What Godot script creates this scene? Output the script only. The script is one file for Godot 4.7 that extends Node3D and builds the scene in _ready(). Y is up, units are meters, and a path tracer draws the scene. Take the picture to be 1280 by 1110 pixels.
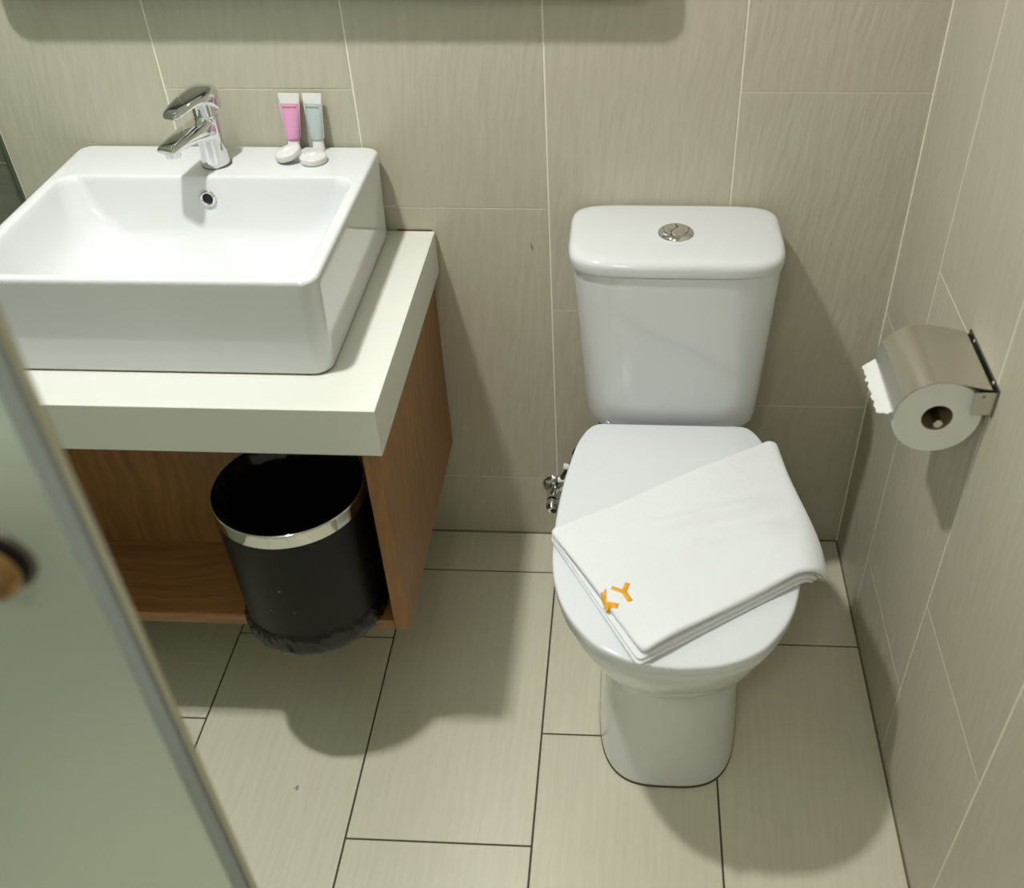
extends Node3D

# ---------------------------------------------------------------- helpers: meshes
var mesh_cache := {}
var used := {}

# V, I wound counter-clockwise seen from outside; turned round when a closed shape came out inside out
func commit(V: PackedVector3Array, I: PackedInt32Array, closed := true, N := PackedVector3Array()) -> ArrayMesh:
	if closed:
		var vol := 0.0
		for k in range(0, I.size(), 3):
			vol += V[I[k]].dot(V[I[k + 1]].cross(V[I[k + 2]]))
		if vol < 0.0:
			for k in range(0, I.size(), 3):
				var t := I[k + 1]
				I[k + 1] = I[k + 2]
				I[k + 2] = t
	if N.is_empty():
		N.resize(V.size())
		for k in range(0, I.size(), 3):
			var n := (V[I[k + 1]] - V[I[k]]).cross(V[I[k + 2]] - V[I[k]])
			for j in 3:
				N[I[k + j]] += n
		for k in N.size():
			N[k] = N[k].normalized() if N[k].length() > 1e-14 else Vector3.UP
	for k in range(0, I.size(), 3):
		var t := I[k + 1]
		I[k + 1] = I[k + 2]
		I[k + 2] = t
	var a := []
	a.resize(Mesh.ARRAY_MAX)
	a[Mesh.ARRAY_VERTEX] = V
	a[Mesh.ARRAY_NORMAL] = N
	a[Mesh.ARRAY_INDEX] = I
	var m := ArrayMesh.new()
	m.add_surface_from_arrays(Mesh.PRIMITIVE_TRIANGLES, a)
	return m

# rings of equally many points; the same ring twice in a row is a sharp edge; caps are flat fans
func loft(rings: Array, cap0 := true, cap1 := true, wrap := true) -> ArrayMesh:
	var V := PackedVector3Array()
	var I := PackedInt32Array()
	var n: int = rings[0].size()
	for r in rings:
		V.append_array(r)
	for k in rings.size() - 1:
		if rings[k][0].distance_to(rings[k + 1][0]) < 1e-7 and rings[k][n / 2].distance_to(rings[k + 1][n / 2]) < 1e-7:
			continue
		for j in (n if wrap else n - 1):
			var a := k * n + j
			var b := k * n + (j + 1) % n
			I.append_array([a, b, a + n, b, b + n, a + n])
	for c in 2:
		if (c == 0 and not cap0) or (c == 1 and not cap1):
			continue
		var r: PackedVector3Array = rings[0] if c == 0 else rings[-1]
		var at := V.size()
		var mid := Vector3.ZERO
		for p in r:
			mid += p / n
		V.append_array(r)
		V.append(mid)
		for j in n:
			var b := at + (j + 1) % n
			if c == 0:
				I.append_array([b, at + j, at + n])
			else:
				I.append_array([at + j, b, at + n])
	return commit(V, I, cap0 == cap1)

# a box whose edges are chamfered and shaded round
func bevel_box(size: Vector3, b := 0.001, at := Vector3.ZERO) -> ArrayMesh:
	var V := PackedVector3Array()
	var N := PackedVector3Array()
	var I := PackedInt32Array()
	var h := size / 2.0
	var id := func(sx: int, sy: int, sz: int, ax: int) -> int: return (((sx * 2 + sy) * 2) + sz) * 3 + ax
	for sx in 2:
		for sy in 2:
			for sz in 2:
				var s := Vector3(sx * 2 - 1, sy * 2 - 1, sz * 2 - 1)
				for ax in 3:
					var p := (h - Vector3(b, b, b)) * s
					p[ax] = h[ax] * s[ax]
					var n := Vector3.ZERO
					n[ax] = s[ax]
					V.append(p + at)
					N.append(n)
	var quad := func(q: Array):
		var c: Vector3 = (V[q[0]] + V[q[1]] + V[q[2]] + V[q[3]]) / 4.0 - at
		var n: Vector3 = (V[q[1]] - V[q[0]]).cross(V[q[2]] - V[q[0]])
		if n.dot(c) < 0:
			q.reverse()
		I.append_array([q[0], q[1], q[2], q[0], q[2], q[3]])
	for ax in 3:
		var u := (ax + 1) % 3
		var v := (ax + 2) % 3
		for s in 2:
			var q := []
			for uv in [[0, 0], [1, 0], [1, 1], [0, 1]]:
				var k := [0, 0, 0]
				k[ax] = s
				k[u] = uv[0]
				k[v] = uv[1]
				q.append(id.call(k[0], k[1], k[2], ax))
			quad.call(q)
			# chamfers along ax, between faces u and v
			for t in 2:
				var e := []
				for w in [[0, u], [1, u], [1, v], [0, v]]:
					var k := [0, 0, 0]
					k[ax] = w[0]
					k[u] = s
					k[v] = t
					e.append(id.call(k[0], k[1], k[2], w[1]))
				quad.call(e)
	for sx in 2:
		for sy in 2:
			for sz in 2:
				var t := [id.call(sx, sy, sz, 0), id.call(sx, sy, sz, 1), id.call(sx, sy, sz, 2)]
				if (sx + sy + sz) % 2 == 0:
					t.reverse()
				I.append_array(t)
	return commit(V, I, false, N)

func cached_box(size: Vector3, b := 0.001) -> ArrayMesh:
	var key := "%.4f %.4f %.4f %.4f" % [size.x, size.y, size.z, b]
	if not mesh_cache.has(key):
		mesh_cache[key] = bevel_box(size, b)
	return mesh_cache[key]

func circle(c: Vector3, r: float, n := 32, u := Vector3.RIGHT, v := Vector3.BACK) -> PackedVector3Array:
	var o := PackedVector3Array()
	for k in n:
		var a := TAU * k / n
		o.append(c + u * (r * cos(a)) + v * (r * sin(a)))
	return o

# profile of [radius, height along axis]; a repeated entry is a sharp edge
func lathe(profile: Array, c := Vector3.ZERO, axis := Vector3.UP, n := 36) -> ArrayMesh:
	var u := axis.cross(Vector3(0.31, 0.12, 0.94)).normalized()
	var v := axis.cross(u).normalized()
	var rings := []
	for p in profile:
		rings.append(circle(c + axis * p[1], maxf(p[0], 1e-5), n, u, v))
	var solid: bool = profile[0] != profile[-1]
	return loft(rings, solid, solid)

func tube(path: Array, radius, n := 12, caps := true) -> ArrayMesh:
	var rings := []
	var ref := Vector3.ZERO
	for k in path.size():
		var t: Vector3 = (path[mini(k + 1, path.size() - 1)] - path[maxi(k - 1, 0)]).normalized()
		if k == 0:
			ref = t.cross(Vector3(0.3, 0.2, 0.9)).normalized()
		var u := (ref - t * ref.dot(t)).normalized()
		ref = u
		rings.append(circle(path[k], radius[k] if radius is Array else radius, n, u, t.cross(u).normalized()))
	return loft(rings, caps, caps)

func rrect(cx: float, cz: float, hw: float, hd: float, r: float, y: float, n := 8) -> PackedVector3Array:
	var o := PackedVector3Array()
	for c in 4:
		var sx := [1, -1, -1, 1][c] as int
		var sz := [1, 1, -1, -1][c] as int
		for k in n + 1:
			var a := PI / 2 * (c + float(k) / n)
			o.append(Vector3(cx + sx * (hw - r) + r * cos(a), y, cz + sz * (hd - r) + r * sin(a)))
	return o

# plan outline: front half and back half with roundness of their own
func plan(cx: float, hw: float, zf: float, zc: float, zb: float, y: float, pf: float, pb: float, n := 64) -> PackedVector3Array:
	var o := PackedVector3Array()
	for k in n:
		var a := TAU * (k + 0.5) / n
		var c := cos(a)
		var s := sin(a)
		var p := pf if s > 0 else pb
		var d := zf - zc if s > 0 else zc - zb
		o.append(Vector3(cx + hw * signf(c) * pow(absf(c), 2.0 / p), y, zc + d * signf(s) * pow(absf(s), 2.0 / p)))
	return o

func smooth_path(pts: Array, per := 4, closed := false) -> Array:
	var o := []
	var n := pts.size()
	for k in (n if closed else n - 1):
		var p0 = pts[(k - 1 + n) % n] if closed else pts[maxi(k - 1, 0)]
		var p1 = pts[k]
		var p2 = pts[(k + 1) % n]
		var p3 = pts[(k + 2) % n] if closed else pts[mini(k + 2, n - 1)]
		for j in per:
			o.append(p1.cubic_interpolate(p2, p0, p3, float(j) / per))
	if not closed:
		o.append(pts[n - 1])
	return o

# ---------------------------------------------------------------- helpers: nodes
func numbered(called: String) -> String:
	if not used.has(called):
		used[called] = 0
		return called
	used[called] += 1
	return "%s_%03d" % [called, used[called]]

func thing(called: String, label: String, category: String, at := Vector3.ZERO, group := "") -> Node3D:
	var o := Node3D.new()
	o.name = numbered(called)
	add_child(o)
	o.position = at
	o.set_meta("label", label)
	o.set_meta("category", category)
	if group:
		o.set_meta("group", group)
	return o

func setting(called: String) -> Node3D:
	var o := Node3D.new()
	o.name = called
	add_child(o)
	o.set_meta("kind", "structure")
	return o

# shapes are given in the room's coordinates: a part undoes its parents' places
func part(called: String, m: Mesh, mat: Material, parent: Node3D, at := Vector3.ZERO, label := "") -> MeshInstance3D:
	var o := MeshInstance3D.new()
	o.name = called
	o.mesh = m
	o.material_override = mat
	o.cast_shadow = GeometryInstance3D.SHADOW_CASTING_SETTING_ON
	parent.add_child(o, true)
	var base := Vector3.ZERO
	var up: Node = parent
	while up is Node3D and up != self:
		base += up.position
		up = up.get_parent()
	o.position = at - base
	if label:
		o.set_meta("label", label)
	return o

# ---------------------------------------------------------------- helpers: materials
func mat(color: Color, rough := 0.5, metal := 0.0, spec := 0.5) -> StandardMaterial3D:
	var m := StandardMaterial3D.new()
	m.albedo_color = color
	m.roughness = rough
	m.metallic = metal
	m.metallic_specular = spec
	return m

# grey relief of long streaks that run along v, without seams
func streaks(sd: int, size: int, across: float, along: float, shear: float, warp: float) -> Image:
	var f := FastNoiseLite.new()
	f.seed = sd
	f.noise_type = FastNoiseLite.TYPE_SIMPLEX_SMOOTH
	f.frequency = 1.0
	f.fractal_octaves = 3
	var g := FastNoiseLite.new()
	g.seed = sd + 7
	g.frequency = 1.0
	var im := Image.create(size, size, false, Image.FORMAT_L8)
	var at := func(u: float, v: float) -> float:
		var w := g.get_noise_2d(u * 3.0, v * 3.0) * warp
		return f.get_noise_2d((u + w + v * shear) * across, v * along)
	for y in size:
		var v := float(y) / size
		var bv := smoothstep(0.8, 1.0, v)
		for x in size:
			var u := float(x) / size
			var bu := smoothstep(0.8, 1.0, u)
			var h: float = at.call(u, v)
			if bu > 0.0:
				h = lerpf(h, at.call(u - 1.0, v), bu)
			if bv > 0.0:
				var h2: float = at.call(u, v - 1.0)
				if bu > 0.0:
					h2 = lerpf(h2, at.call(u - 1.0, v - 1.0), bu)
				h = lerpf(h, h2, bv)
			im.set_pixel(x, y, Color(0.5 + 0.5 * h, 0.5 + 0.5 * h, 0.5 + 0.5 * h))
	return im

func ramp(grey: Image, a: Color, b: Color, gain := 1.0, turned := false) -> ImageTexture:
	var n := grey.get_width()
	var im := Image.create(n, n, false, Image.FORMAT_RGB8)
	for y in n:
		for x in n:
			var t := clampf((grey.get_pixel(x, y).r - 0.5) * gain + 0.5, 0.0, 1.0)
			if turned:
				im.set_pixel(y, x, a.lerp(b, t))
			else:
				im.set_pixel(x, y, a.lerp(b, t))
	return ImageTexture.create_from_image(im)

func tile_material(tint: Color, color_map: Texture2D, relief: Texture2D, scale: Vector3, offset: Vector3, depth: float, rough: float) -> StandardMaterial3D:
	var m := mat(tint, rough, 0.0, 0.5)
	m.albedo_texture = color_map
	m.heightmap_enabled = true
	m.heightmap_texture = relief
	m.heightmap_scale = depth
	m.uv1_triplanar = true
	m.uv1_world_triplanar = true
	m.uv1_triplanar_sharpness = 8.0
	m.uv1_scale = scale
	m.uv1_offset = offset
	return m

# ---------------------------------------------------------------- scene
const LAMP := Vector3(-1.087, 2.30, 0.578)
const OPAL := Vector3(-0.75, 2.30, 2.05)
const TOILET_X := -0.379

func _ready() -> void:
	camera_and_light()
	materials()
	room()
	counter_and_cabinet()
	basin()
	toilet()
	towel()
	bin()
	paper_holder()
	glass_door()
	faucet()
	toiletries()
	valve()
	mirror_and_lamp()

func camera_and_light() -> void:
	var f := 1249.08 / 1110.0
	var cam := Camera3D.new()
	cam.name = "camera"
	add_child(cam)
	cam.projection = Camera3D.PROJECTION_FRUSTUM
	var lens := CameraAttributesPhysical.new()
	lens.frustum_focal_length = 26.0
	lens.frustum_focus_distance = 1.75
	lens.exposure_aperture = 3.2
	cam.attributes = lens
	cam.keep_aspect = Camera3D.KEEP_HEIGHT
	cam.position = Vector3(-0.4599, 1.5161, 1.5358)
	cam.rotation_order = EULER_ORDER_YXZ
	cam.rotation = Vector3(-0.697, 0.0663, -0.0198)
	cam.size = cam.near / f
	cam.frustum_offset = Vector2(-73.99, 10.91) / 1249.08 * cam.near
	cam.current = true
	var env := Environment.new()
	env.background_mode = Environment.BG_COLOR
	env.background_color = Color(0, 0, 0)
	env.tonemap_mode = Environment.TONE_MAPPER_LINEAR
	env.tonemap_exposure = 1.0
	env.sdfgi_enabled = true
	env.ssao_enabled = true
	env.ssil_enabled = true
	var w := WorldEnvironment.new()
	w.name = "environment"
	w.environment = env
	add_child(w)
	# the recessed ceiling lamp over the washbasin; its fitting is built in mirror_and_lamp()
	var a := AreaLight3D.new()
	a.name = "downlight_glow"
	add_child(a)
	a.position = LAMP - Vector3(0, 0.004, 0)
	a.rotation = Vector3(-PI / 2, 0, 0)
	a.area_size = Vector2(0.08, 0.08)
	a.light_energy = 2.35
	a.light_color = Color(1.0, 0.995, 0.985)
	a.shadow_enabled = true
	a.area_range = 8.0
	# the round opal lamp in the ceiling behind the camera
	var b := AreaLight3D.new()
	b.name = "opal_lamp_glow"
	add_child(b)
	b.position = OPAL - Vector3(0, 0.052, 0)
	b.rotation = Vector3(-PI / 2, 0, 0)
	b.area_size = Vector2(0.26, 0.26)
	b.light_energy = 0.72
	b.light_color = Color(1.0, 0.99, 0.96)
	b.shadow_enabled = true
	b.area_range = 8.0

var M := {}

func materials() -> void:
	var s := streaks(11, 512, 26.0, 4.2, 0.16, 0.02)
	var relief := ImageTexture.create_from_image(s)
	var wall_color := ramp(s, Color(0.945, 0.940, 0.925), Color(1.0, 1.0, 1.0), 1.0)
	M.wall_tile = []
	for k in 4:
		var t: Color = [Color(0.758, 0.742, 0.672), Color(0.750, 0.733, 0.663), Color(0.764, 0.747, 0.679), Color(0.754, 0.738, 0.667)][k]
		M.wall_tile.append(tile_material(t, wall_color, relief, Vector3(2.6, 1.7, 2.6), Vector3(0.37 * k, 0.23 * k, 0.61 * k), 0.09, 0.42))
	M.floor_tile = []
	var sf := streaks(23, 512, 34.0, 3.0, 0.05, 0.015)
	var floor_relief := ImageTexture.create_from_image(sf)
	var floor_color := ramp(sf, Color(0.955, 0.952, 0.94), Color(1.0, 1.0, 1.0), 1.0)
	for k in 3:
		var t: Color = [Color(0.835, 0.825, 0.745), Color(0.828, 0.818, 0.737), Color(0.840, 0.830, 0.750)][k]
		M.floor_tile.append(tile_material(t, floor_color, floor_relief, Vector3(2.4, 1.5, 1.5), Vector3(0.41 * k, 0, 0.27 * k), 0.022, 0.36))
	M.wall_grout = mat(Color(0.90, 0.89, 0.82), 0.8)
	M.floor_grout = mat(Color(0.33, 0.31, 0.22), 0.85)
	M.floor_edge = mat(Color(0.44, 0.41, 0.31), 0.85)
	M.plaster = mat(Color(0.90, 0.89, 0.86), 0.9)
	M.shower_tile = []
	var sw := streaks(31, 256, 22.0, 2.0, 0.0, 0.03)
	var shower_color := ramp(sw, Color(0.62, 0.60, 0.52), Color(1, 1, 1), 1.6, true)
	for k in 2:
		M.shower_tile.append(tile_material([Color(0.56, 0.53, 0.36), Color(0.48, 0.455, 0.30)][k], shower_color, relief, Vector3(1.2, 2.5, 1.2), Vector3(0.3 * k, 0.2 * k, 0), 0.0, 0.4))
	# wood-look board: grain up and down, and along x for the shelf
	var wd := streaks(47, 512, 34.0, 2.0, 0.06, 0.03)
	var wood_a := Color(0.50, 0.345, 0.20)
	var wood_b := Color(0.665, 0.48, 0.29)
	M.wood = tile_material(Color(1, 1, 1), ramp(wd, wood_a, wood_b, 1.0), ImageTexture.create_from_image(wd), Vector3(1.6, 1.5, 1.6), Vector3(0.2, 0.1, 0.4), 0.004, 0.45)
	M.wood_flat = tile_material(Color(1, 1, 1), ramp(wd, wood_a, wood_b, 1.25, true), ImageTexture.create_from_image(wd), Vector3(1.5, 1.6, 1.6), Vector3(0.1, 0.3, 0.7), 0.0, 0.42)
	M.porcelain = mat(Color(0.85, 0.86, 0.865), 0.08, 0.0, 0.5)
	M.porcelain.clearcoat_enabled = true
	M.porcelain.clearcoat = 0.4
	M.porcelain.clearcoat_roughness = 0.04
	M.seat = mat(Color(0.86, 0.88, 0.89), 0.10, 0.0, 0.5)
	M.counter = mat(Color(0.865, 0.87, 0.84), 0.28, 0.0, 0.45)
	M.sealant = mat(Color(0.40, 0.32, 0.21), 0.6)
	M.chrome = mat(Color(0.88, 0.88, 0.88), 0.05, 1.0)
	M.brushed = mat(Color(0.84, 0.83, 0.80), 0.24, 1.0)
	M.steel_dark = mat(Color(0.52, 0.51, 0.48), 0.3, 1.0)
	M.hole = mat(Color(0.03, 0.03, 0.05), 0.6)
	M.bin = mat(Color(0.05, 0.05, 0.048), 0.42, 0.0, 0.38)
	M.bag = mat(Color(0.04, 0.04, 0.045), 0.2, 0.0, 0.55)
	var terry := NoiseTexture2D.new()
	terry.width = 256
	terry.height = 256
	terry.seamless = true
	terry.noise = FastNoiseLite.new()
	terry.noise.seed = 5
	terry.noise.frequency = 0.08
	M.towel = tile_material(Color(0.89, 0.902, 0.91), null, terry, Vector3(7, 7, 7), Vector3.ZERO, 0.05, 0.95)
	M.towel.rim_enabled = true
	M.towel.rim = 0.3
	M.towel.rim_tint = 0.5
	M.thread = mat(Color(0.88, 0.63, 0.06), 0.5)
	M.paper = tile_material(Color(0.88, 0.885, 0.87), null, terry, Vector3(9, 9, 9), Vector3.ZERO, 0.02, 0.95)
	M.core = mat(Color(0.50, 0.42, 0.31), 0.9)

# tiles of one column between joints, from y (or z) lo to hi
func rows(joint: float, pitch: float, lo: float, hi: float) -> Array:
	var o := []
	var a := joint - pitch * ceilf((joint - lo) / pitch)
	while a < hi:
		var p := maxf(a, lo)
		var q := minf(a + pitch, hi)
		if q - p > 0.012:
			o.append([p, q])
		a += pitch
	return o

func room() -> void:
	var top := 2.40
	var g := 0.0031       # grout width
	var th := 0.009       # tile thickness
	# floor
	var fl := setting("floor")
	part("screed", bevel_box(Vector3(2.5, 0.12, 2.7), 0.001), M.floor_grout, fl, Vector3(-1.15, -0.0615, 1.2))
	var xs := [0.0, -0.2864, -0.5905, -0.8946, -1.1987, -1.5028, -1.8069, -2.111, -2.30]
	var joints := [0.2855, 0.5035, 0.1155, 0.299, 0.4978, 0.15, 0.42, 0.27]
	for c in xs.size() - 1:
		for r in rows(joints[c], 0.6, 0.0, 2.40):
			var w: float = xs[c] - xs[c + 1] - g
			var d: float = r[1] - r[0] - g
			part("tile", cached_box(Vector3(w, th, d), 0.0008), M.floor_tile[(c * 2 + int(r[0] * 10)) % 3], fl, Vector3((xs[c] + xs[c + 1]) / 2, -th / 2, (r[0] + r[1]) / 2))
	part("hair", tube(smooth_path([Vector3(-1.0020, 0.0004, 0.6310), Vector3(-0.9975, 0.0005, 0.6270), Vector3(-0.9945, 0.0005, 0.6310), Vector3(-0.9980, 0.0006, 0.6340), Vector3(-0.9962, 0.0005, 0.6240)], 4), 0.0004, 5), M.hole, fl)
	# back wall
	var wb := setting("wall_back")
	part("backing", bevel_box(Vector3(2.5, top + 0.1, 0.12), 0.001), M.wall_grout, wb, Vector3(-1.15, top / 2, -0.0610))
	xs = [0.0, -0.2917, -0.5917, -0.8917, -1.1917, -1.487]
	joints = [0.9547, 0.5605, 0.7579, 0.9560, 0.5605]
	for c in xs.size() - 1:
		for r in rows(joints[c], 0.6, 0.0, top):
			var w: float = xs[c] - xs[c + 1] - g
			var h: float = r[1] - r[0] - g * 0.6
			part("tile", cached_box(Vector3(w, h, th), 0.0006), M.wall_tile[(c * 3 + int(r[0] * 7)) % 4], wb, Vector3((xs[c] + xs[c + 1]) / 2, (r[0] + r[1]) / 2, -th / 2))
	for r in rows(0.83, 0.15, 0.0, top):
		part("shower_tile", cached_box(Vector3(0.81, r[1] - r[0] - 0.002, th), 0.0006), M.shower_tile[int(r[0] * 20) % 2], wb, Vector3(-1.8945, (r[0] + r[1]) / 2, -th / 2))
	part("scratch", tube([Vector3(-0.6242, 0.6935, 0.0003), Vector3(-0.6225, 0.6865, 0.0005), Vector3(-0.6205, 0.681, 0.0003)], [0.0002, 0.0007, 0.0003], 6), mat(Color(0.12, 0.11, 0.09), 0.8), wb)
	# right wall
	var wr := setting("wall_right")
	part("backing", bevel_box(Vector3(0.12, top + 0.1, 2.5), 0.001), M.wall_grout, wr, Vector3(0.0604, top / 2, 1.2))
	var zs := [0.0, 0.2117, 0.5117, 0.8117, 1.1117, 1.4117, 1.7117, 2.0117, 2.40]
	joints = [0.5673, 0.1693, 0.3754, 0.5673, 0.1693, 0.3754, 0.5673, 0.1693]
	for c in zs.size() - 1:
		for r in rows(joints[c], 0.6, 0.0, top):
			var d: float = zs[c + 1] - zs[c] - g
			var h: float = r[1] - r[0] - g * 0.6
			part("tile", cached_box(Vector3(th, h, d), 0.0006), M.wall_tile[(c + int(r[0] * 9)) % 4], wr, Vector3(th / 2, (r[0] + r[1]) / 2, (zs[c] + zs[c + 1]) / 2))
	# grout run into the corner, and the worn joint along the floor
	var t1 := setting("trim_1")
	part("corner_joint", tube([Vector3(-0.001, 0.0, 0.001), Vector3(-0.001, top, 0.001)], 0.0019, 6), M.wall_grout, t1)
	var t2 := setting("trim_2")
	part("floor_joint", tube([Vector3(-0.001, 0.0005, 0.0), Vector3(-0.001, 0.0005, 2.4)], 0.0022, 6), M.floor_edge, t2)
	part("floor_joint", tube([Vector3(-1.48, 0.0005, 0.001), Vector3(0, 0.0005, 0.001)], 0.0022, 6), M.floor_edge, t2)
	# the sides that the photograph does not show
	var wl := setting("wall_left")
	part("panel", bevel_box(Vector3(0.12, top + 0.1, 2.5), 0.001), M.wall_tile[0], wl, Vector3(-2.36, top / 2, 1.2))
	var wf := setting("wall_front")
	part("panel", bevel_box(Vector3(2.5, top + 0.1, 0.12), 0.001), M.plaster, wf, Vector3(-1.15, top / 2, 2.46))

func counter_and_cabinet() -> void:
	var c := thing("countertop", "thick white countertop slab under the washbasin", "countertop", Vector3(-1.136, 0.638, 0.25))
	part("slab", bevel_box(Vector3(0.696, 0.0775, 0.504), 0.0012), M.counter, c, Vector3(-1.135, 0.6772, 0.255))
	part("sealant", bevel_box(Vector3(0.06, 0.0018, 0.003), 0.0005), M.sealant, c, Vector3(-0.822, 0.7168, 0.0018))
	var k := thing("vanity_cabinet", "open brown wood-grain vanity cabinet hung under the white countertop", "cabinet", Vector3(-1.14, 0.25, 0.25))
	part("side_panel", bevel_box(Vector3(0.023, 0.385, 0.486), 0.0008), M.wood, k, Vector3(-0.8105, 0.4445, 0.246))
	part("side_panel", bevel_box(Vector3(0.02, 0.385, 0.486), 0.0008), M.wood, k, Vector3(-1.473, 0.4445, 0.246))
	part("shelf", bevel_box(Vector3(0.640, 0.021, 0.484), 0.0008), M.wood_flat, k, Vector3(-1.1425, 0.2635, 0.246))
	part("back_panel", bevel_box(Vector3(0.640, 0.362, 0.016), 0.0008), M.wood, k, Vector3(-1.1425, 0.4555, 0.317))

func basin() -> void:
	var b := thing("washbasin", "rectangular white ceramic washbasin standing on the countertop", "washbasin", Vector3(-1.106, 0.7165, 0.22))
	var cx := -1.106
	var cz := 0.2195
	var hw := 0.2465
	var hd := 0.2145
	var rings := []
	for q in [[0.7185, -0.006, 0.026], [0.7195, -0.0045, 0.026], [0.735, -0.003, 0.027], [0.855, -0.0005, 0.024], [0.860, 0.0, 0.023], [0.8636, -0.0012, 0.022], [0.8655, -0.0038, 0.020], [0.866, -0.0075, 0.018]]:
		rings.append(rrect(cx, cz, hw + q[1], hd + q[1], q[2], q[0], 10))
	# bowl: opening behind which the tap deck stays
	var icx := -1.106
	var icz := 0.2705
	for q in [[0.866, 0.2315, 0.1535, 0.030], [0.8653, 0.2290, 0.1510, 0.030], [0.862, 0.2265, 0.1485, 0.031], [0.855, 0.2245, 0.1468, 0.033], [0.835, 0.2195, 0.1430, 0.038], [0.810, 0.2110, 0.1370, 0.046], [0.790, 0.2000, 0.1300, 0.055], [0.777, 0.1840, 0.1190, 0.062], [0.768, 0.1600, 0.1010, 0.066], [0.763, 0.1250, 0.0780, 0.060], [0.7605, 0.08, 0.048, 0.042], [0.7595, 0.03, 0.02, 0.018]]:
		rings.append(rrect(icx, icz, q[1], q[2], q[3], q[0], 10))
	part("bowl", loft(rings), M.porcelain, b)
	part("sealant", loft([rrect(cx, cz, hw - 0.0058, hd - 0.0058, 0.025, 0.7161, 8), rrect(cx, cz, hw - 0.0058, hd - 0.0058, 0.025, 0.7188, 8)]), M.sealant, b, Vector3.ZERO, "brown sealant line under the basin")
	var ax := Vector3(0, 0.13, 1).normalized()
	var at := Vector3(-1.1085, 0.8335, 0.1296)
	var o := part("overflow_ring", lathe([[0.0075, 0.001], [0.0085, 0.0034], [0.0100, 0.0042], [0.0118, 0.0032], [0.0126, 0.0008], [0.0126, -0.006], [0.0075, -0.006], [0.0075, 0.001]], at, ax, 32), M.chrome, b, Vector3.ZERO, "chrome overflow ring")
	part("overflow_hole", lathe([[0.0078, -0.003], [0.0078, 0.0005], [0.0078, 0.0005], [0.001, 0.0005]], at, ax, 24), M.hole, o)

# half width of the toilet lid at depth z, front tip last
const LID := [[0.110, 0.2010], [0.122, 0.2022], [0.134, 0.2095], [0.146, 0.229], [0.158, 0.266], [0.1715, 0.345], [0.1785, 0.42], [0.1805, 0.495], [0.175, 0.558], [0.157, 0.617], [0.126, 0.664], [0.096, 0.6895], [0.052, 0.7075], [0.0, 0.7135]]

func lid_ring(y: float, inset: float) -> PackedVector3Array:
	var half := []
	for q in LID:
		half.append(Vector2(q[0], q[1]))
	var sm := smooth_path(half, 5)
	var all := []
	for q in sm:
		all.append(q)
	for k in range(sm.size() - 2, -1, -1):
		all.append(Vector2(-sm[k].x, sm[k].y))
	for k in range(1, 10):
		all.append(Vector2(lerpf(-0.110, 0.110, k / 10.0), 0.2010))
	var o := PackedVector3Array()
	var n := all.size()
	for k in n:
		var t: Vector2 = (all[(k + 1) % n] - all[(k - 1 + n) % n]).normalized()
		var p: Vector2 = all[k] + Vector2(-t.y, t.x) * minf(inset, 0.009)
		if inset > 0.009:
			var far := inset - 0.009
			p = Vector2(0, 0.45) + (p - Vector2(0, 0.45)) * Vector2(1.0 - far / 0.17, 1.0 - far / 0.25)
		o.append(Vector3(TOILET_X + p.x, y, p.y))
	return o

func lid_half_width(z: float) -> float:
	for k in LID.size() - 1:
		if z >= LID[k][1] and z <= LID[k + 1][1]:
			return lerpf(LID[k][0], LID[k + 1][0], (z - LID[k][1]) / (LID[k + 1][1] - LID[k][1]))
	return 0.0 if z > 0.7 else 0.11

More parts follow.
